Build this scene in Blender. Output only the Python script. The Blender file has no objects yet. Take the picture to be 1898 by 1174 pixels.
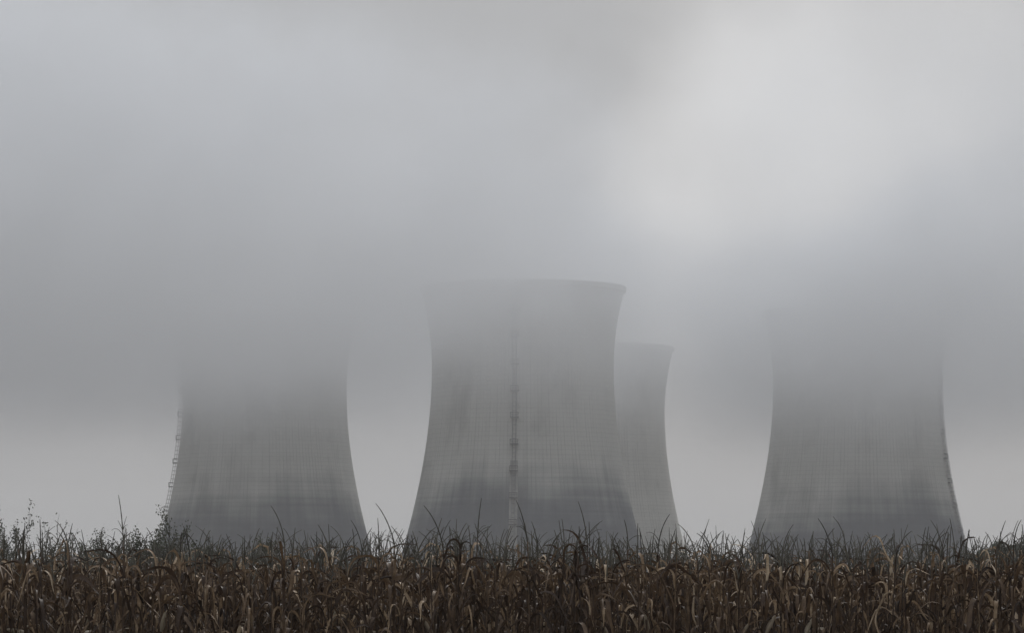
import bpy, math, random
import numpy as np
R = math.radians
C = bpy.context.scene.collection
sc = bpy.context.scene

# ------------------------------------------------------------------ camera
F_PX, CX, HY, CAM_Z = 6740.0, 949.0, 1110.0, 1.7      # focal length in photo pixels, photo centre, horizon line, eye height
cam_d = bpy.data.cameras.new('camera')
cam = bpy.data.objects.new('camera', cam_d); C.objects.link(cam)
cam.location = (0, 0, CAM_Z); cam.rotation_euler = (R(90), 0, 0)
cam_d.sensor_width = 36.0; cam_d.lens = F_PX / 1898 * 36
cam_d.shift_y = (HY - 587) / 1898
cam_d.clip_start = 0.5; cam_d.clip_end = 30000
sc.camera = cam

# ------------------------------------------------------------------ world, sun, exposure
SUN_EL, SUN_AZ = R(30), R(16)          # behind the clouds, ahead of the camera and to the right
w = bpy.data.worlds.new('World'); sc.world = w; w.use_nodes = True
nt = w.node_tree; nt.nodes.clear()
def N(t, typ, **kw):
    n = t.nodes.new(typ)
    for k, v in kw.items(): setattr(n, k, v)
    return n
out = N(nt, 'ShaderNodeOutputWorld'); bg = N(nt, 'ShaderNodeBackground')
sky = N(nt, 'ShaderNodeTexSky', sky_type='NISHITA', sun_disc=False, sun_elevation=SUN_EL, sun_rotation=SUN_AZ,
        air_density=1.0, dust_density=4.0, ozone_density=1.0)
tc = N(nt, 'ShaderNodeTexCoord')
nz = N(nt, 'ShaderNodeTexNoise'); nz.inputs['Scale'].default_value = 7; nz.inputs['Detail'].default_value = 5
nz.inputs['Roughness'].default_value = 0.5
mp = N(nt, 'ShaderNodeMapping'); mp.inputs['Scale'].default_value = (1, 1, 2.2)
nt.links.new(tc.outputs['Generated'], mp.inputs[0]); nt.links.new(mp.outputs[0], nz.inputs['Vector'])
rmp = N(nt, 'ShaderNodeValToRGB')
SKY_K = 5.1
rmp.color_ramp.elements[0].position = 0.3; rmp.color_ramp.elements[0].color = (0.678, 0.705, 0.75, 1)
rmp.color_ramp.elements[1].position = 0.7; rmp.color_ramp.elements[1].color = (0.705, 0.728, 0.766, 1)
nt.links.new(nz.outputs['Fac'], rmp.inputs[0])
sca = N(nt, 'ShaderNodeVectorMath', operation='SCALE'); sca.inputs['Scale'].default_value = SKY_K
nt.links.new(rmp.outputs[0], sca.inputs[0])
# an overcast sky is brighter overhead than at the horizon
sxyz = N(nt, 'ShaderNodeSeparateXYZ'); nt.links.new(tc.outputs['Generated'], sxyz.inputs[0])
grad = N(nt, 'ShaderNodeMapRange'); nt.links.new(sxyz.outputs[2], grad.inputs[0])
for i, v in zip((1, 2, 3, 4), (0.2, 0.9, SKY_K, SKY_K*2.62)): grad.inputs[i].default_value = v
nt.links.new(grad.outputs[0], sca.inputs['Scale'])
mx = N(nt, 'ShaderNodeMix', data_type='RGBA'); mx.inputs['Factor'].default_value = 0.96
nt.links.new(sky.outputs[0], mx.inputs[6]); nt.links.new(sca.outputs[0], mx.inputs[7])
nt.links.new(mx.outputs[2], bg.inputs['Color']); bg.inputs['Strength'].default_value = 0.1
nt.links.new(bg.outputs[0], out.inputs['Surface'])

sun_d = bpy.data.lights.new('sun', 'SUN'); sun_d.energy = 1.5; sun_d.angle = R(25); sun_d.color = (1, 0.97, 0.93)
sun = bpy.data.objects.new('sun', sun_d); C.objects.link(sun)
from mathutils import Vector
sdir = Vector((math.sin(SUN_AZ)*math.cos(SUN_EL), math.cos(SUN_AZ)*math.cos(SUN_EL), math.sin(SUN_EL)))
sun.rotation_euler = sdir.to_track_quat('Z', 'Y').to_euler()
sun.location = (60, 120, 400)

vs = sc.view_settings
vs.view_transform = 'Standard'; vs.look = 'None'; vs.exposure = 0.0; vs.gamma = 1; vs.use_curve_mapping = False
cy = sc.cycles
cy.max_bounces = 8; cy.diffuse_bounces = 3; cy.glossy_bounces = 2; cy.transmission_bounces = 3
cy.volume_bounces = 3; cy.transparent_max_bounces = 8
cy.use_denoising = True
try: cy.denoiser = 'OPENIMAGEDENOISE'
except Exception: pass
cy.filter_width = 1.5

# ------------------------------------------------------------------ helpers
def pix(x, y, Y):
    "world point at distance Y that the photo shows at pixel (x, y)"
    return ((x - CX) / F_PX * Y, Y, CAM_Z + (HY - y) / F_PX * Y)

def mesh(name, V, F, mat=None, smooth=True, tone=None):
    m = bpy.data.meshes.new(name)
    V = np.asarray(V, np.float32); n = len(V)
    m.vertices.add(n); m.vertices.foreach_set('co', V.ravel())
    if isinstance(F, np.ndarray):
        k = F.shape[1]; tot = np.full(len(F), k, np.int32); flat = F.ravel().astype(np.int32)
    else:
        tot = np.array([len(f) for f in F], np.int32); flat = np.concatenate([np.asarray(f, np.int32) for f in F])
    st = np.concatenate([[0], np.cumsum(tot)[:-1]]).astype(np.int32)
    m.loops.add(len(flat)); m.loops.foreach_set('vertex_index', flat)
    m.polygons.add(len(tot)); m.polygons.foreach_set('loop_start', st)
    try: m.polygons.foreach_set('loop_total', tot)
    except Exception: pass
    if tone is not None:
        a = m.attributes.new('tone', 'FLOAT', 'POINT'); a.data.foreach_set('value', np.asarray(tone, np.float32))
    m.polygons.foreach_set('use_smooth', np.full(len(tot), smooth, bool))
    m.update(calc_edges=True); m.validate()
    if mat: m.materials.append(mat)
    return m

def link(name, m, parent=None, loc=None):
    o = bpy.data.objects.new(name, m); C.objects.link(o)
    if parent: o.parent = parent
    if loc: o.location = loc
    return o

def empty(name, loc):
    o = bpy.data.objects.new(name, None); C.objects.link(o); o.location = loc
    o.empty_display_size = 0.2
    return o

def tag(o, label=None, cat=None, group=None, kind=None):
    if label: o['label'] = label
    if cat: o['category'] = cat
    if group: o['group'] = group
    if kind: o['kind'] = kind
    return o

class MB:
    def __init__(s): s.V = []; s.F = []
    def add(s, V, F):
        b = len(s.V); s.V += [tuple(v) for v in V]; s.F += [tuple(i + b for i in f) for f in F]
    def box(s, c, u, v, n):
        "box centred at c with half-axis vectors u, v, n"
        c, u, v, n = map(Vector, (c, u, v, n))
        V = [c + a*u + b*v + d*n for d in (-1, 1) for b in (-1, 1) for a in (-1, 1)]
        s.add(V, [(0,2,3,1), (4,5,7,6), (0,1,5,4), (2,6,7,3), (0,4,6,2), (1,3,7,5)])
    def tube(s, pts, rad, n=6):
        V, F = tube(pts, rad, n); s.add(V.tolist(), F.tolist())

def tube(pts, rad, n=5):
    P = np.asarray(pts, float); k = len(P); rad = np.broadcast_to(np.asarray(rad, float), (k,))
    T = np.gradient(P, axis=0); T /= np.linalg.norm(T, axis=1)[:, None] + 1e-9
    ref = np.array([0.31, 0.95, 0.05]) if abs(T[0] @ np.array([0.31, 0.95, 0.05])) < .9 else np.array([1., 0, 0])
    A = np.cross(T, ref); A /= np.linalg.norm(A, axis=1)[:, None] + 1e-9
    B = np.cross(T, A)
    an = np.arange(n) * 2*math.pi / n
    V = P[:, None] + rad[:, None, None] * (A[:, None]*np.cos(an)[None, :, None] + B[:, None]*np.sin(an)[None, :, None])
    V = V.reshape(-1, 3)
    F = []
    for i in range(k-1):
        for j in range(n):
            F.append((i*n+j, i*n+(j+1) % n, (i+1)*n+(j+1) % n, (i+1)*n+j))
    return V, np.array(F)

# node maths
class E:
    def __init__(s, t, sock): s.t = t; s.s = sock
    def op(s, o, *args, clamp=False):
        n = s.t.nodes.new('ShaderNodeMath'); n.operation = o; n.use_clamp = clamp
        for i, a in enumerate((s,) + args):
            if isinstance(a, E): s.t.links.new(a.s, n.inputs[i])
            else: n.inputs[i].default_value = a
        return E(s.t, n.outputs[0])
    def __add__(s, o): return s.op('ADD', o)
    __radd__ = __add__
    def __sub__(s, o): return s.op('SUBTRACT', o)
    def __rsub__(s, o): return (s * -1.0) + o
    def __mul__(s, o): return s.op('MULTIPLY', o)
    __rmul__ = __mul__
    def __truediv__(s, o): return s.op('DIVIDE', o)
    def __pow__(s, o): return s.op('POWER', o)
    def clamp(s): return s.op('ADD', 0.0, clamp=True)
    def smooth(s, a, b, lo=0.0, hi=1.0):
        n = s.t.nodes.new('ShaderNodeMapRange'); n.interpolation_type = 'SMOOTHSTEP'
        s.t.links.new(s.s, n.inputs[0])
        for i, v in zip((1, 2, 3, 4), (a, b, lo, hi)):
            if isinstance(v, E): s.t.links.new(v.s, n.inputs[i])
            else: n.inputs[i].default_value = v
        return E(s.t, n.outputs[0])

def noise(t, vec, scale, detail=2.0, rough=0.5, sc3=None):
    if sc3 is not None:
        m = N(t, 'ShaderNodeMapping'); m.inputs['Scale'].default_value = sc3
        t.links.new(vec, m.inputs[0]); vec = m.outputs[0]
    n = N(t, 'ShaderNodeTexNoise'); n.inputs['Scale'].default_value = scale
    n.inputs['Detail'].default_value = detail; n.inputs['Roughness'].default_value = rough
    t.links.new(vec, n.inputs['Vector'])
    return E(t, n.outputs['Fac'])

def material(name):
    m = bpy.data.materials.new(name); m.use_nodes = True
    t = m.node_tree; t.nodes.clear()
    o = N(t, 'ShaderNodeOutputMaterial')
    return m, t, o

def bsdf(t, o, rough=0.8, spec=0.3):
    b = N(t, 'ShaderNodeBsdfPrincipled'); b.inputs['Roughness'].default_value = rough
    b.inputs['Specular IOR Level'].default_value = spec
    t.links.new(b.outputs[0], o.inputs['Surface'])
    return b

def ramp(t, fac, stops):
    r = N(t, 'ShaderNodeValToRGB'); e = r.color_ramp.elements
    while len(e) < len(stops): e.new(0.5)
    for el, (p, c) in zip(e, stops): el.position = p; el.color = (*c, 1)
    t.links.new(fac.s, r.inputs[0])
    return r.outputs[0]

def mixc(t, fac, a, b):
    n = N(t, 'ShaderNodeMix', data_type='RGBA')
    for i, v in ((0, fac), (6, a), (7, b)):
        if isinstance(v, E): t.links.new(v.s, n.inputs[i])
        elif hasattr(v, 'is_linked'): t.links.new(v, n.inputs[i])
        elif isinstance(v, tuple): n.inputs[i].default_value = (*v, 1)
        else: n.inputs[i].default_value = v
    return n.outputs[2]

# ------------------------------------------------------------------ materials
def mat_simple(name, a, b, scale=3.0, rough=0.8):
    m, t, o = material(name); p = bsdf(t, o, rough)
    c = N(t, 'ShaderNodeTexCoord')
    n = noise(t, c.outputs['Object'], scale, 4)
    t.links.new(ramp(t, n, [(0.3, a), (0.7, b)]), p.inputs['Base Color'])
    return m

M_soil = mat_simple('field_soil', (0.055, 0.042, 0.03), (0.11, 0.09, 0.065), 0.6, 0.95)
M_steel = mat_simple('galvanised_steel', (0.10, 0.10, 0.11), (0.17, 0.17, 0.18), 0.7, 0.6)
M_deck = mat_simple('platform_grating', (0.035, 0.033, 0.035), (0.07, 0.066, 0.07), 0.7, 0.7)
M_pale = mat_simple('pale_concrete_strip', (0.20, 0.20, 0.19), (0.32, 0.315, 0.30), 0.35, 0.85)
M_bark = mat_simple('bark', (0.03, 0.026, 0.02), (0.07, 0.06, 0.05), 6, 0.9)

def mat_concrete(name, seed, zs):
    "weathered cooling tower concrete: formwork lift lines, rib lines, run-off streaks and a damp dark lower shell"
    m, t, o = material(name); p = bsdf(t, o, 0.9, 0.15)
    c = N(t, 'ShaderNodeTexCoord'); v = c.outputs['Object']
    sp = N(t, 'ShaderNodeSeparateXYZ'); t.links.new(v, sp.inputs[0])
    x, y, z = (E(t, sp.outputs[i]) for i in range(3))
    ang = x.op('ARCTAN2', y*-1.0)                       # 0 faces the field
    cmb = N(t, 'ShaderNodeCombineXYZ')
    t.links.new((ang*32.0 + seed*7.3).s, cmb.inputs[0]); t.links.new(z.s, cmb.inputs[1]); cmb.inputs[2].default_value = seed*3.1
    uv = cmb.outputs[0]
    big = noise(t, uv, 0.03, 3, 0.55)
    streak = noise(t, uv, 1.0, 4, 0.6, (0.55, 0.018, 1))
    lift = noise(t, uv, 1.0, 2, 0.6, (0.012, 0.42, 1))
    fine = noise(t, uv, 0.5, 4, 0.6)
    # damp zone with a ragged upper edge that follows the run-off
    edge = z + (big - 0.5)*34.0 + (streak - 0.5)*8.0 + (lift - 0.5)*8.0 + (1.0 - ang.op('COSINE'))*10.0
    damp = edge.smooth(zs + 9.0, zs - 12.0)
    dry = ramp(t, (streak*0.3 + big*0.3 + lift*0.25 + fine*0.15), [(0.33, (0.35, 0.347, 0.325)), (0.55, (0.42, 0.417, 0.39)), (0.75, (0.49, 0.487, 0.455))])  # dry tones raised, part of the fog veil put into the colour
    wet = ramp(t, (streak*0.3 + lift*0.3 + fine*0.4), [(0.35, (0.045, 0.053, 0.068)), (0.7, (0.080, 0.091, 0.110))])
    col = mixc(t, damp, dry, wet)
    blot = noise(t, uv, 0.075, 4, 0.62, (1, 0.55, 1)).smooth(0.5, 0.72)*0.38
    col = mixc(t, blot, col, (0.115, 0.115, 0.112))
    # vertical rib lines and horizontal lift joints
    rib = (ang*(160/(2*math.pi))).op('FRACT')
    rl = (rib - 0.5).op('ABSOLUTE').smooth(0.36, 0.47) * noise(t, uv, 1.0, 3, 0.7, (0.8, 0.05, 1)).smooth(0.35, 0.65)
    col = mixc(t, rl*0.42, col, (0.07, 0.07, 0.068))
    lj = ((z/1.5).op('FRACT') - 0.5).op('ABSOLUTE').smooth(0.38, 0.48)
    col = mixc(t, lj*0.20, col, (0.09, 0.09, 0.088))
    t.links.new(col, p.inputs['Base Color'])
    return m

def mat_leaf(name, stops, objrand=0.35, transl=0.18):
    m, t, o = material(name)
    p = N(t, 'ShaderNodeBsdfPrincipled'); p.inputs['Roughness'].default_value = 0.62; p.inputs['Specular IOR Level'].default_value = 0.35
    at = N(t, 'ShaderNodeAttribute', attribute_name='tone'); oi = N(t, 'ShaderNodeObjectInfo')
    c = N(t, 'ShaderNodeTexCoord'); n = noise(t, c.outputs['Object'], 9.0, 3, 0.6); n2 = noise(t, c.outputs['Object'], 60.0, 2, 0.6)
    f = E(t, at.outputs['Fac'])*(1-objrand) + E(t, oi.outputs['Random'])*objrand + (n - 0.5)*0.55 + (n2 - 0.5)*0.25
    col = ramp(t, f, stops)
    t.links.new(col, p.inputs['Base Color'])
    tr = N(t, 'ShaderNodeBsdfTranslucent'); t.links.new(col, tr.inputs[0])
    ms = N(t, 'ShaderNodeMixShader'); ms.inputs[0].default_value = transl
    t.links.new(p.outputs[0], ms.inputs[1]); t.links.new(tr.outputs[0], ms.inputs[2]); t.links.new(ms.outputs[0], o.inputs['Surface'])
    return m
LEAF_STOPS = [(0.0, (0.0195, 0.0106, 0.0062)), (0.35, (0.0540, 0.0315, 0.0185)), (0.6, (0.132, 0.086, 0.050)), (0.82, (0.3300, 0.2365, 0.1485)), (1.0, (0.60, 0.49, 0.36))]
M_leaf = mat_leaf('dry_corn_leaf', LEAF_STOPS)
M_stuffleaf = mat_leaf('dry_corn_rows', LEAF_STOPS, 0.0)
M_tassel = mat_leaf('dry_corn_tassel', [(0.0, (0.036, 0.033, 0.026)), (0.6, (0.080, 0.073, 0.056)), (1.0, (0.17, 0.155, 0.115))], 0.4, 0.0)
M_husk = mat_leaf('dry_husk', [(0.0, (0.14, 0.10, 0.065)), (1.0, (0.45, 0.39, 0.29))], 0.5, 0.1)
M_bush = mat_leaf('shrub_foliage', [(0.0, (0.040, 0.045, 0.032)), (0.6, (0.075, 0.082, 0.057)), (1.0, (0.13, 0.13, 0.09))], 0.2, 0.2)  # foliage colour lightened and greyed to carry some distance haze
M_tree = mat_leaf('tree_foliage', [(0.0, (0.018, 0.030, 0.018)), (0.6, (0.035, 0.052, 0.030)), (1.0, (0.060, 0.078, 0.045))], 0.2, 0.1)

# ------------------------------------------------------------------ ground
g = MB(); n = 40
xs = [(-1900 + 3800*i/n) for i in range(n+1)]; ys = [(-100 + 3600*(j/n)**1.6) for j in range(n+1)]
rg = random.Random(3)
V = [(x, y, (rg.uniform(-.03, .03) if y < 60 else rg.uniform(-.35, .0))) for y in ys for x in xs]
F = [(j*(n+1)+i, j*(n+1)+i+1, (j+1)*(n+1)+i+1, (j+1)*(n+1)+i) for j in range(n) for i in range(n)]
tag(link('ground', mesh('ground', V, F, M_soil)), kind='structure')

# ------------------------------------------------------------------ cooling towers
def radius(z):
    zt, rt = 78.0, 30.0
    k = 0.427 if z < zt else 0.58
    return math.sqrt(rt*rt + ((z-zt)*k)**2)

def tower(px, D, name_label, lad, seed, zs, s=1.0, pale=False, pd=1.0, steel=None):
    X = (px - CX)/F_PX*D
    root = tag(empty('cooling_tower', (X, D, 0)), name_label, 'cooling tower', 'hyperbolic cooling towers of the power station')
    mat = mat_concrete('weathered_concrete', seed, zs)
    H = 104.0; ns = 200; zz = [H*i/64 for i in range(65)]
    V = []; prof = [(radius(z)*s, z*s) for z in zz] + [((radius(z)-0.7)*s, z*s) for z in reversed(zz)]
    for r, z in prof:
        for k in range(ns):
            a = 2*math.pi*k/ns; V.append((r*math.sin(a), -r*math.cos(a), z))
    F = [(i*ns+k, i*ns+(k+1) % ns, (i+1)*ns+(k+1) % ns, (i+1)*ns+k) for i in range(len(prof)-1) for k in range(ns)]
    sh = link('shell', mesh('shell', V, F, mat), root)
    # stiffening ring at the top
    pr = [(radius(102.6)*s+.02, 102.4*s), (radius(103)*s+.75, 102.7*s), (radius(104)*s+.75, 104.25*s), (radius(104)*s-1.0, 104.25*s), (radius(104)*s-1.0, 103.0*s)]
    V = [(r*math.sin(2*math.pi*k/ns), -r*math.cos(2*math.pi*k/ns), z) for r, z in pr for k in range(ns)]
    F = [(i*ns+k, i*ns+(k+1) % ns, (i+1)*ns+(k+1) % ns, (i+1)*ns+k) for i in range(len(pr)-1) for k in range(ns)]
    link('rim', mesh('rim', V, F, mat_concrete('rim_concrete', seed+.5, -60), smooth=False), root)
    # ladder run with caged platforms up the shell
    a = R(lad); rad = Vector((math.sin(a), -math.cos(a), 0)); tan = Vector((math.cos(a), math.sin(a), 0))
    lb = MB()
    zl = [2 + 1.5*i for i in range(68)]
    for sd in (-0.55, 0.55):
        lb.tube([tuple(rad*(radius(z)*s+0.55) + tan*sd + Vector((0, 0, z*s))) for z in zl], 0.07, 5)
        lb.tube([tuple(rad*(radius(z)*s+1.35) + tan*sd + Vector((0, 0, z*s))) for z in zl], 0.07, 5)
    for z in zl:
        lb.box(rad*(radius(z)*s+0.55) + Vector((0, 0, z*s)), tan*0.55, rad*0.03, Vector((0, 0, .03)))
        c = rad*(radius(z)*s+1.35) + Vector((0, 0, z*s))
        lb.box(c, tan*0.6, rad*0.04, Vector((0, 0, .08)))
        for sd in (-.6, .6): lb.box(rad*(radius(z)*s+0.7) + tan*sd + Vector((0, 0, z*s)), tan*0.04, rad*0.72, Vector((0, 0, .08)))
    ladder = link('ladder', mesh('ladder', lb.V, lb.F, steel or M_steel, False), root)
    if pale:
        # pale repair strip behind the ladder on the lower half
        V = []; zp = [1 + 45*i/30 for i in range(31)]
        for z in zp:
            for off in (0.06, 0.20):
                for sd in (-1.35, 1.35):
                    hw = sd*(1.0 if z < 38 else .9)
                    V.append(tuple(rad*(math.sqrt((radius(z)*s)**2 - hw*hw)+off) + tan*hw + Vector((0, 0, z*s))))
        F = []
        for i in range(30):
            b, c = i*4, i*4+4
            F += [(b+2, b+3, c+3, c+2), (b, b+2, c+2, c), (b+1, c+1, c+3, b+3)]
        F.append((120, 122, 123, 121))
        link('ladder_strip', mesh('ladder_strip', V, F, M_pale, False), root)
    for i in range(11):
        z = 8.0 + 8.65*i
        pb = MB(); rr = radius(z)*s
        pe = .3 + 1.7*pd
        pb.box(rad*(rr+pe/2) + Vector((0, 0, z*s)), tan*1.3, rad*pe/2, Vector((0, 0, .14)))
        pb.box(rad*(rr+pe) + Vector((0, 0, z*s+1.5)), tan*1.3, rad*0.05, Vector((0, 0, .10)))
        pb.box(rad*(rr+pe) + Vector((0, 0, z*s+0.8)), tan*1.3, rad*0.04, Vector((0, 0, .06)))
        for sd in (-1.25, 1.25):
            pb.box(rad*(rr+pe/2) + tan*sd + Vector((0, 0, z*s+1.5)), tan*.05, rad*pe/2, Vector((0, 0, .10)))
            pb.box(rad*(rr+pe) + tan*sd + Vector((0, 0, z*s+.8)), tan*.06, rad*.06, Vector((0, 0, .8)))
        link('platform', mesh('platform', pb.V, pb.F, M_deck, False), ladder)
    return root

tower(969, 1200, 'tall grey concrete cooling tower in the middle, its wide rim dimly visible in the fog', -5.0, 1.3, 42, pale=True)
tower(491, 1335, 'left grey cooling tower with ladder platforms along its left edge, top lost in fog', -88.0, 2.7, 42, pd=.75, steel=M_pale)
tower(1589, 1300, 'right grey cooling tower with dark ladder line near its right edge, top in fog', 68.0, 4.1, 40, pd=.35)
tower(1096, 1487, 'pale far cooling tower half hidden behind the right side of the middle tower', 140.0, 5.9, 20)  # low damp line keeps the shell pale, standing in for local fog

# ------------------------------------------------------------------ corn
def sstep(t): t = np.clip(t, 0, 1); return t*t*(3-2*t)

def leaf(rg, z0, az, L, W, a0, a1, b, wd, twist, nseg, tone):
    t = np.linspace(0, 1, nseg+1)
    phi = a0 + (a1-a0)*sstep((t-b)/wd) + rg.uniform(.1, .4)*np.sin(t*rg.uniform(4, 12)+rg.uniform(0, 6))
    azt = az + rg.uniform(-.7, .7)*t*t + 0.15*np.sin(t*7+rg.uniform(0, 6))
    T = np.stack([np.sin(phi)*np.cos(azt), np.sin(phi)*np.sin(azt), np.cos(phi)], 1)
    P = np.concatenate([[[0, 0, 0]], np.cumsum((T[1:]+T[:-1])/2*L/nseg, 0)]); P[:, 2] += z0
    S = np.stack([-np.sin(azt), np.cos(azt), np.zeros_like(t)], 1)
    Nn = np.cross(T, S); tw = twist*t**1.3 + 0.35*np.sin(t*rg.uniform(5, 12)+rg.uniform(0, 6))
    S2 = S*np.cos(tw)[:, None] + Nn*np.sin(tw)[:, None]; N2 = np.cross(T, S2)
    wv = W/2*np.clip(0.55+2.2*t, 0, 1)*np.clip((1-t)*2.1, 0.02, 1)**0.8*(1+0.16*np.sin(t*rg.uniform(9, 20)+rg.uniform(0, 6)))
    fold = rg.uniform(.25, 1.1)
    cu, su = math.cos(fold), math.sin(fold)
    Lf = P + S2*(wv*cu)[:, None] + N2*(wv*su)[:, None]; Rt = P - S2*(wv*cu)[:, None] + N2*(wv*su)[:, None]
    V = np.stack([Lf, P, Rt], 1).reshape(-1, 3)
    F = []
    for i in range(nseg):
        for j in (0, 1): F.append((i*3+j, i*3+j+1, i*3+j+4, i*3+j+3))
    tn = np.clip(tone + (t-0.5)*rg.uniform(-.25, .3), 0, 1).repeat(3); tn[1::3] += 0.06
    return V, np.array(F), tn

def plant(rg, rich=True, top=2.02, ntop=None, hero=None):
    "one dead corn plant: list of (part name, V, F, tone)"
    parts = []
    lean = (rg.uniform(-.06, .06), rg.uniform(-.06, .06))
    zt = np.linspace(0, top+0.11, 7 if rich else 4)
    sp = np.stack([lean[0]*(zt/top)**2, lean[1]*(zt/top)**2, zt], 1)
    V, F = tube(sp, np.linspace(.014, .006, len(zt)), 5 if rich else 3)
    parts.append(('stalk', V, F, np.full(len(V), rg.uniform(.35, .6))))
    nl = 11 if rich else 8
    z_first = 0.55
    plane = rg.uniform(0, 2*math.pi)
    idx = range(nl) if ntop is None else range(nl-ntop, nl)
    for i in idx:
        u = i/(nl-1); z0 = z_first + (min(top, 2.05)-0.06-z_first)*u**0.78
        az = plane + math.pi*(i % 2) + rg.uniform(-.6, .6)
        off = np.array([lean[0]*(z0/top)**2, lean[1]*(z0/top)**2, 0])
        r = rg.random()
        L = rg.uniform(.45, .86)*(1-0.12*u**3); W = rg.uniform(.030, .070)*(1-.2*u**4)
        if r < .5:   a0, a1, b, wd = rg.uniform(.25, .8), rg.uniform(2.6, 3.08), rg.uniform(.05, .3), rg.uniform(.2, .6)      # arch and hang
        elif r < .8: a0, a1, b, wd = rg.uniform(.3, 1.0), rg.uniform(2.7, 3.1), rg.uniform(.03, .22), rg.uniform(.08, .2)      # broken, limp
        else:        a0, a1, b, wd = rg.uniform(.15, .5), rg.uniform(1.6, 2.5), rg.uniform(.25, .45), rg.uniform(.4, .6)       # still stiff
        tone = min(1, max(0, rg.gauss(.36, .20) + (0.38 if rg.random() < .18 else 0)))  # pale share: some dry leaves, also painting in the top-lit bits
        v, f, tn = leaf(rg, z0, az, L, W, a0, a1, b, wd, rg.uniform(-3.0, 3.0), 12 if rich else 6, tone)
        parts.append(('leaf', v+off, f, tn))
    if hero and 'arch' in hero:
        for az, L, b in hero['arch']:
            v, f, tn = leaf(rg, top-.02, az, L, .062, .12, 2.75, b, .38, .4, 14, .22)
            parts.append(('leaf', v+np.array([lean[0], lean[1], 0]), f, tn))
    # tassel
    tv, tf, nb = [], [], 0
    base = np.array([lean[0]*1.1, lean[1]*1.1, top+.10])
    th = hero.get('tassel', None) if hero else None
    ln = th or rg.uniform(.28, .50)
    def curve(d0, az, L, droop, r0, n):
        nonlocal nb
        t = np.linspace(0, 1, n); ph = d0 + droop*t**1.5
        T = np.stack([np.sin(ph)*math.cos(az), np.sin(ph)*math.sin(az), np.cos(ph)], 1)
        return np.concatenate([[[0, 0, 0]], np.cumsum((T[1:]+T[:-1])/2*L/(n-1), 0)])
    def put(pts, r):
        nonlocal nb
        v, f = tube(pts, r, 4 if rich else 3); tv.append(v); tf.append(f+nb); nb += len(v)
    az0 = hero.get('az', rg.uniform(0, 6.28)) if hero else rg.uniform(0, 6.28)
    lean0 = hero.get('lean', .1) if hero else rg.uniform(.0, .35)
    bend = hero.get('bend', .3) if hero else rg.uniform(.0, 1.0)
    n = 10 if rich else 5
    main = base + curve(lean0, az0, ln, bend, .007, n)
    rr = np.linspace(.0072, .0036, n); rr[1::2] *= 1.25; rr[-1] = .003
    put(main, rr)
    for k in range(rg.choice([0, 1, 1, 2, 3, 5]) if not th else 4):
        q = rg.uniform(.02, .35); p0 = base + (main[int(q*(n-1))]-base)
        br = p0 + curve(rg.uniform(.25, .9), rg.uniform(0, 6.28), rg.uniform(.10, .26), rg.uniform(.2, 1.6), .004, 6 if rich else 4)
        m = len(br); r2 = np.linspace(.0040, .0022, m); r2[1::2] *= 1.2
        put(br, r2)
    v = np.concatenate(tv); parts.append(('tassel', v, np.concatenate(tf), np.full(len(v), rg.uniform(.2, .7))))
    # ear in its dry husk
    if rich and rg.random() < .75:
        z0 = rg.uniform(.95, 1.35); az = rg.uniform(0, 6.28); tilt = rg.uniform(.4, 2.6)
        t = np.linspace(0, 1, 8); d = np.array([math.sin(tilt)*math.cos(az), math.sin(tilt)*math.sin(az), math.cos(tilt)])
        pts = np.array([lean[0]*.4, lean[1]*.4, z0]) + d*t[:, None]*.24 + d*.02
        V, F = tube(pts, .026*np.sin(np.clip(t*.82+.16, 0, 1)*math.pi)**.7+.003, 7)
        parts.append(('ear', V, F, np.full(len(V), rg.uniform(.2, .9))))
    return parts

PART_MAT = {'stalk': M_leaf, 'leaf': M_leaf, 'tassel': M_tassel, 'ear': M_husk}
COMMON = 'dry brown corn plant with limp leaves and thin tassel in the front rows'
GROUP = 'corn plants in the front rows of the field'
def make_plant(parts, loc, rz, s, label=COMMON, group=GROUP):
    root = tag(empty('corn_plant', loc), label, 'corn plant', group)
    root.rotation_euler = (0, 0, rz); root.scale = (s, s, s)
    for nm, V, F, tn in parts: link(nm, mesh(nm, V, F, PART_MAT[nm], True, tn), root)
    return root
def copy_plant(src, loc, rz, s):
    r = src.copy(); C.objects.link(r); r.location = loc; r.rotation_euler = (0, 0, rz); r.scale = (s, s, s)
    for ch in src.children:
        c = ch.copy(); C.objects.link(c); c.parent = r
    return r

rg = random.Random(11)
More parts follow.
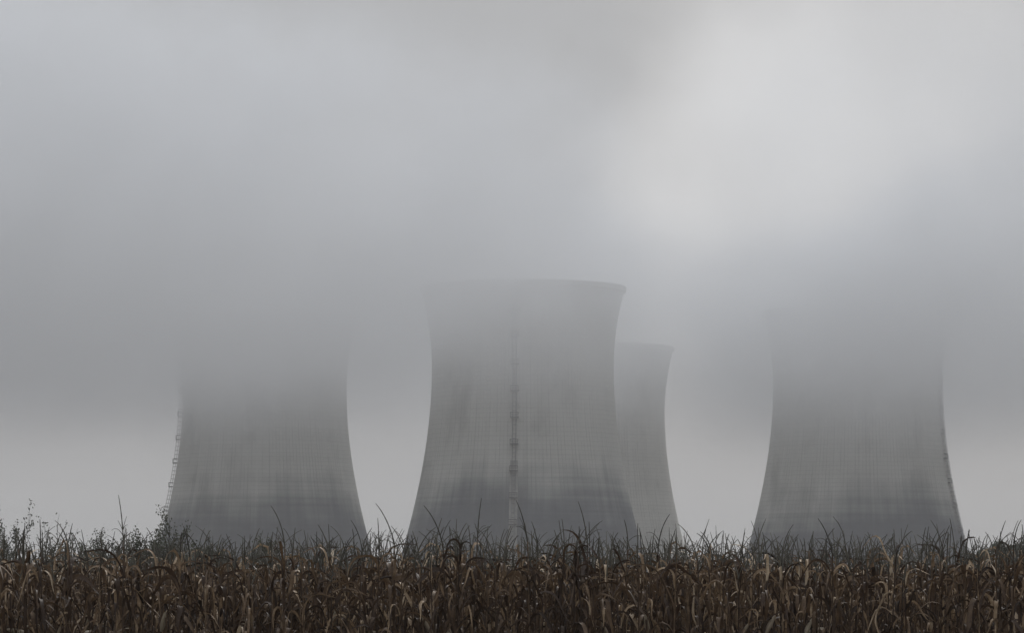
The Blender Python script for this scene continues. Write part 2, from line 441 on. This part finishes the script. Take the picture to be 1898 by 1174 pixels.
# plants one can point at: photo x, photo y of the tassel tip
HEROES = [
 (219, 918, dict(tassel=.52, lean=.06, bend=.12, az=3.14, top=2.28), 'tallest corn plant, its straight dark tassel rising alone left of the left cooling tower'),
 (502, 938, dict(tassel=.50, lean=.10, bend=.55, az=3.14, top=2.15), 'corn plant whose tall tassel curves left before the middle of the left cooling tower'),
 (697, 934, dict(tassel=.50, lean=.25, bend=.45, az=3.14, top=2.18), 'corn plant with a left-leaning tassel against the bright gap between left and middle towers'),
 (786, 938, dict(tassel=.48, lean=.25, bend=.5, az=3.14, top=2.16), 'corn plant with a left-leaning tassel before the lower left edge of the middle tower'),
 (892, 924, dict(tassel=.46, lean=.05, bend=.12, az=0, top=2.3), 'tall corn plant with an upright tassel before the left half of the middle tower'),
 (957, 928, dict(tassel=.48, lean=.15, bend=.3, az=3.14, top=2.25), 'tall corn plant whose tassel stands before the pale ladder strip of the middle tower'),
 (1072, 930, dict(tassel=.50, lean=.12, bend=.25, az=3.14, top=2.25), 'tall corn plant with a slim tassel before the right half of the middle tower'),
 (1516, 962, dict(tassel=.45, lean=.2, bend=.45, az=3.14, top=2.12), 'corn plant with the highest tassel before the centre of the right cooling tower'),
 (1862, 966, dict(tassel=.42, lean=.15, bend=.25, az=0, top=2.12), 'corn plant with a right-leaning tassel above the dark trees at the right'),
 (870, 975, dict(tassel=.34, lean=.1, bend=.6, az=0, top=2.10, arch=[(3.0, .62, .30), (0.2, .5, .35)]), 'corn plant with a big dark leaf arching above the others before the middle tower'),
 (1085, 980, dict(tassel=.34, lean=.1, bend=.6, az=0, top=2.08, arch=[(3.1, .60, .28), (-.1, .58, .3)]), 'corn plant with two high arched leaves before the right foot of the middle tower'),
 (1690, 985, dict(tassel=.36, lean=.2, bend=.8, az=0, top=2.02, arch=[(0.1, .62, .28)]), 'corn plant with a leaf arched like a hook before the right cooling tower'),
]
hero_x = []
n_ind = 0
for hx, hy, h, lab in HEROES:
    Y = 39.7 + rg.uniform(0, .25)
    x, y, z = pix(hx, hy, Y)
    parts = plant(rg, True, h['top'], None, h)
    tas = [p for p in parts if p[0] == 'tassel'][0][1]; tip = tas[tas[:, 2].argmax()]
    s = z/tip[2]
    make_plant(parts, (x - tip[0]*s, y, 0), 0, s, lab, None); n_ind += 1
    hero_x.append(x)

protos = [plant(random.Random(100+i), True, random.Random(200+i).uniform(1.93, 2.10)) for i in range(20)]
tips = [max(p[1][:, 2].max() for p in pl) for pl in protos]
made = {}
low = [plant(random.Random(300+i), False, random.Random(400+i).uniform(1.93, 2.10)) for i in range(24)]
low_top = [plant(random.Random(500+i), False, random.Random(600+i).uniform(1.93, 2.10), 4) for i in range(24)]
SV, SF, ST, SI, nb = [], [], [], [], 0
ROW0, DROW, SP = 39.9, 0.74, 0.168
for row in range(27):
    Y = ROW0 + DROW*row; half = Y*949/F_PX + (0.25 if row < 5 else 2.8)
    x = -Y*949/F_PX - 2.8 + rg.uniform(0, SP)
    hw_in = Y*949/F_PX + 0.12
    while x < Y*949/F_PX + 2.8:
        px_, py_ = x + rg.gauss(0, .03), Y + rg.gauss(0, .09)
        rz = rg.uniform(0, 6.28)
        s = rg.gauss(1.0, .035) * (1 + .018*math.sin(px_*1.1 + row*.3) + .012*math.sin(px_*2.7+row))
        s = min(1.09, max(.9, s))
        lim = CAM_Z + Y/F_PX*min(156, max(72, rg.gauss(127, 20)))
        gap = rg.random() < .04
        if not gap:
            if row < 5 and abs(px_) < hw_in and n_ind < 300:
                k = rg.randrange(len(protos))
                s = min(s, lim/tips[k])
                if k not in made: made[k] = make_plant(protos[k], (px_, py_, 0), rz, s)
                else: copy_plant(made[k], (px_, py_, 0), rz, s)
                n_ind += 1
            else:
                pl = rg.choice(protos if row < 5 else (low if row < 16 else low_top))
                s = min(s, lim/max(p[1][:, 2].max() for p in pl))
                ca, sa = math.cos(rz), math.sin(rz); M = np.array([[ca, sa, 0], [-sa, ca, 0], [0, 0, 1]])*s
                dt = rg.uniform(-.15, .15)
                for nm, V, F, tn in pl:
                    if row > 6 and nm == 'tassel' and rg.random() < .3: continue
                    SV.append(V @ M + np.array([px_, py_, 0])); SF.append(F+nb); nb += len(V)
                    ST.append(np.clip(tn + dt, 0, 1)); SI.append(np.full(len(F), 1 if nm == 'tassel' else 0, np.int32))
        x += SP*rg.uniform(.8, 1.2)
print('individual corn plants', n_ind, 'stuff faces', sum(len(f) for f in SF))
rows = link('corn_field', mesh('corn_field', np.concatenate(SV), np.concatenate(SF), M_stuffleaf, True, np.concatenate(ST)))
rows.data.materials.append(M_tassel); rows.data.polygons.foreach_set('material_index', np.concatenate(SI))
tag(rows, 'dense mass of dry brown corn rows behind the nearest plants', 'corn field', kind='stuff')

# ------------------------------------------------------------------ shrubs and trees beyond the field
def leaf_quads(rg, centres, size, jitter):
    nq = len(centres); c = np.asarray(centres) + rg.normal(0, jitter, (nq, 3))
    a = rg.normal(0, 1, (nq, 3)); a /= np.linalg.norm(a, axis=1)[:, None]
    b = rg.normal(0, 1, (nq, 3)); b -= a*(a*b).sum(1)[:, None]; b /= np.linalg.norm(b, axis=1)[:, None]
    s = size*rg.uniform(.55, 1.3, (nq, 1)); a = a*s; b = b*s*.5
    V = np.stack([c-a, c-b*1.0+a*.1, c+a, c+b*1.0+a*.1], 1).reshape(-1, 3)
    return V, np.arange(nq*4).reshape(-1, 4)

def shrub(name, label, cat, loc, h, wdt, seed, nleaf, lsize, mat, group=None, stems=7, wisp=.5, bare=0.0):
    rn = random.Random(seed); rg = np.random.default_rng(seed)
    root = tag(empty(name, loc), label, cat, group)
    tv, tf, nb, ends = [], [], 0, []
    def limb(p0, d, L, r, lev):
        nonlocal nb
        n = 6; pts = [p0]; dd = np.array(d)
        for i in range(n):
            dd = dd + np.array([rn.gauss(0, .13), rn.gauss(0, .13), .05]); dd /= np.linalg.norm(dd)
            pts.append(pts[-1] + dd*L/n)
        v, f = tube(pts, np.linspace(r, r*.35, n+1), 4); tv.append(v); tf.append(f+nb); nb += len(v)
        if lev < 2:
            for k in range(rn.randint(4, 7)):
                q = rn.uniform(.25, 1); i = int(q*n)
                az = rn.uniform(0, 6.28); e = rn.uniform(.3, 1.0)
                dn = dd*math.cos(e) + np.array([math.cos(az), math.sin(az), .15])*math.sin(e); dn /= np.linalg.norm(dn)
                limb(pts[i], dn, L*rn.uniform(.28, .5), r*.5, lev+1)
        if lev >= 1: ends.extend(pts[2:])
    for k in range(stems):
        az = rn.uniform(0, 6.28); e = rn.uniform(0, 1)*wdt/h*.75
        p0 = np.array([math.cos(az)*.15, math.sin(az)*.15, -.05])
        limb(p0, (math.cos(az)*math.sin(e), math.sin(az)*math.sin(e), math.cos(e)), h*rn.uniform(.6, .86), h*.011, 0)
    TV = np.concatenate(tv); E_ = np.array(ends)
    k = np.array([wdt/2/np.percentile(np.abs(E_[:, 0]), 93)]*2 + [h/TV[:, 2].max()])
    TV = TV*k; E_ = E_*k; E_ = E_[E_[:, 2] > h*bare]
    link('trunk', mesh('trunk', TV, np.concatenate(tf), M_bark), root)
    E_[:, 2] = np.minimum(E_[:, 2], h*1.02)
    pw = (1.15 - E_[:, 2]/h*wisp); pw = np.clip(pw, .05, None); pw /= pw.sum()
    c = E_[rg.choice(len(E_), nleaf, p=pw)]
    V, F = leaf_quads(rg, c, lsize, lsize*1.6)
    link('crown', mesh('crown', V, F, mat, False, np.clip(rg.normal(.5, .25, nleaf), 0, 1).repeat(4)), root)
    return root

SG = 'shrubs at the left edge behind the corn'
def sh(px, top, D, *a, **k):
    x, y, z = pix(px, top, D); return x, y, z
def put_shrub(px, top, D, wpx, label, seed, nleaf, ls, name='shrub', cat='shrub', mat=None, group=SG, **k):
    x, y, z = pix(px, top, D)
    return shrub(name, label, cat, (x, y, 0), z, wpx/F_PX*D, seed, nleaf, ls, mat or M_bush, group, **k)
put_shrub(278, 944, 92, 100, 'leafy shrub with a rounded twiggy top just left of the left cooling tower', 21, 30000, .036, stems=18)
put_shrub(222, 980, 92, 95, 'lower twiggy shrub beneath the tallest corn tassel', 22, 15000, .036, wisp=.5, stems=12)
put_shrub(82, 952, 95, 80, 'thin wispy shrub with feathery tips between the frame edge and the low shrub', 23, 2200, .04, wisp=.75, stems=5)
put_shrub(8, 930, 95, 60, 'slim upright sapling cut by the left edge of the photo', 24, 6000, .036, wisp=.5, stems=6)
put_shrub(385, 1000, 100, 140, 'low dense green shrub at the foot of the left cooling tower', 25, 26000, .055, wisp=.25, stems=16)
put_shrub(150, 998, 95, 90, 'sparse low shrub right of the wispy shrub', 26, 7000, .042, wisp=.5, stems=10)

def tree(px, top, D, wm, label, seed):
    x, y, z = pix(px, top, D); h = z
    rn = random.Random(seed); rg = np.random.default_rng(seed)
    root = tag(empty('tree', (x, y, 0)), label, 'tree', 'dark trees beyond the field')
    tv, tf, nb = [], [], 0
    def add(p, r):
        nonlocal nb
        v, f = tube(p, r, 6); tv.append(v); tf.append(f+nb); nb += len(v)
    add([(0, 0, -.1), (.1, 0, h*.3), (.05, .1, h*.6), (0, .1, h*.85)], [h*.03, h*.025, h*.016, h*.005])
    cl = []
    for k in range(26):
        az = rn.uniform(0, 6.28); u = rn.uniform(.28, .97); rad = wm/2*math.sin(min(1, (1-u)*1.5+.12)*math.pi/2)*rn.uniform(.35, 1)
        c = np.array([math.cos(az)*rad, math.sin(az)*rad, h*u*.95])
        add([(0, 0, h*u*.6), tuple(c*.6+np.array([0, 0, h*u*.22])), tuple(c)], [h*.01, h*.006, h*.002])
        nq = 300; d = rg.normal(0, 1, (nq, 3)); d /= np.linalg.norm(d, axis=1)[:, None]
        cl.append(c + d*(rg.uniform(.3, 1, (nq, 1))**.6)*np.array([1.1, 1.1, .75])*rn.uniform(.7, 1.25)*h*.095)
    link('trunk', mesh('trunk', np.concatenate(tv), np.concatenate(tf), M_bark), root)
    c = np.concatenate(cl); c = c[c[:, 2] < h]
    V, F = leaf_quads(rg, c, .14, .05)
    link('crown', mesh('crown', V, F, M_tree, False, np.clip(rg.normal(.5, .25, len(c)), 0, 1).repeat(4)), root)
tree(1846, 1002, 420, 8.5, 'dark round-topped tree above the corn near the right edge', 31)
tree(1893, 1006, 430, 8.5, 'dark tree cut by the right edge of the photo', 32)
tree(1812, 1018, 440, 6.5, 'lower dark tree at the left end of the right-hand trees', 33)

# ------------------------------------------------------------------ air: even haze, low cloud, steam
def box_mesh(name, lo, hi, mat):
    b = MB(); c = [(l+h)/2 for l, h in zip(lo, hi)]; e = [(h-l)/2 for l, h in zip(lo, hi)]
    b.box(c, (e[0], 0, 0), (0, e[1], 0), (0, 0, e[2]))
    o = link(name, mesh(name, b.V, b.F, mat, False)); o.display_type = 'WIRE'
    return o
def vol_mat(name, color, dens, aniso=0.0):
    m, t, o = material(name); v = N(t, 'ShaderNodeVolumePrincipled')
    v.inputs['Color'].default_value = (*color, 1); v.inputs['Density'].default_value = dens
    v.inputs['Anisotropy'].default_value = aniso
    t.links.new(v.outputs[0], o.inputs['Volume'])
    return m, t, v
mh, _, _ = vol_mat('haze_air', (1.0, 0.99, 0.98), 0.0002)
tag(box_mesh('haze', (-2000, -150, -1.5), (2000, 3700, 108), mh), 'thin grey mist over the whole field', 'haze', kind='stuff')

# low cloud that swallows the tower tops
mc, t, v = vol_mat('low_cloud', (0.96, 0.975, 0.995), 0.0, 0.0)
c = N(t, 'ShaderNodeTexCoord'); P = c.outputs['Object']
spn = N(t, 'ShaderNodeSeparateXYZ'); t.links.new(P, spn.inputs[0])
x, y, z = (E(t, spn.outputs[i]) for i in range(3))
n1 = noise(t, P, 0.009, 2, 0.5); n2 = noise(t, P, 0.022, 3, 0.55); n3 = noise(t, P, 0.055, 3, 0.6)
zb = 43.0 + (n1 - 0.5)*74.0 + (n2 - 0.5)*46.0 + (n3 - 0.5)*26.0
zt = 118.0 + x.smooth(20.0, 75.0)*-16.0 + (n1 - 0.5)*84.0 + (n2 - 0.5)*30.0 + x.smooth(0.0, -160.0)*14.0
layer = (z.smooth(zb, zb + 60.0)**1.15)*z.smooth(zt + 34.0, zt, 0.06, 1.0)
clear = 1.35 + x.smooth(60.0, 110.0)*0.45 - (x.smooth(-50.0, 10.0)*0.42 + x.smooth(18.0, 58.0)*0.50)*x.smooth(100.0, 48.0)       # the clearing beside the middle tower
y0 = 820.0 + x.smooth(-20.0, 60.0)*230.0 - x.smooth(45.0, 170.0)*200.0 + (n2 - 0.5)*160.0
yy = y.smooth(y0, y0 + 70.0)*y.smooth(1560.0, 1400.0)
xe = x.op('ABSOLUTE').smooth(560.0, 420.0); ze = z.smooth(240.0, 190.0)
d = layer*clear*yy*xe*ze*(n2.smooth(0.28, 0.72, 0.35, 1.65))*(n3.smooth(0.28, 0.72, 0.3, 1.7))*0.0100
t.links.new(d.s, v.inputs['Density'])
mc.cycles.volume_step_rate = 0.8
tag(box_mesh('low_cloud', (-580, 810, 12), (580, 1570, 245), mc), 'low grey fog bank swallowing the tops of the towers', 'fog', kind='stuff')

# steam rising from the far tower, drifting right and towards the field
ms, t, v = vol_mat('steam', (0.965, 0.97, 0.975), 0.0, 0.6)
c = N(t, 'ShaderNodeTexCoord'); P = c.outputs['Object']
spn = N(t, 'ShaderNodeSeparateXYZ'); t.links.new(P, spn.inputs[0])
x, y, z = (E(t, spn.outputs[i]) for i in range(3))
s1 = noise(t, P, 0.016, 5, 0.6)
dx, dy, dz = 0.74, -0.72, 0.45
nm = math.sqrt(dx*dx+dy*dy+dz*dz); dx, dy, dz = dx/nm, dy/nm, dz/nm
s = x*dx + y*dy + z*dz
r2 = x*x + y*y + z*z - s*s
r = r2.op('MAXIMUM', 0.0).op('SQRT')
Rr = s*0.58 + 31.0
q = r/Rr + (s1 - 0.5)*1.5
d = q.smooth(1.2, 0.2)*s.smooth(-30.0, 5.0)*z.smooth(-17.0, 14.0)*s.smooth(300.0, 40.0)*(Rr**-1.0)*1.15
t.links.new(d.s, v.inputs['Density'])
ms.cycles.volume_step_rate = 0.9
X4 = (1100-CX)/F_PX*1487
st = box_mesh('steam_plume', (-75, -400, -20), (330, 60, 330), ms); st.location = (X4, 1487, 104)
tag(st, 'bright white steam plume drifting up and right from behind the middle tower', 'steam', kind='stuff')
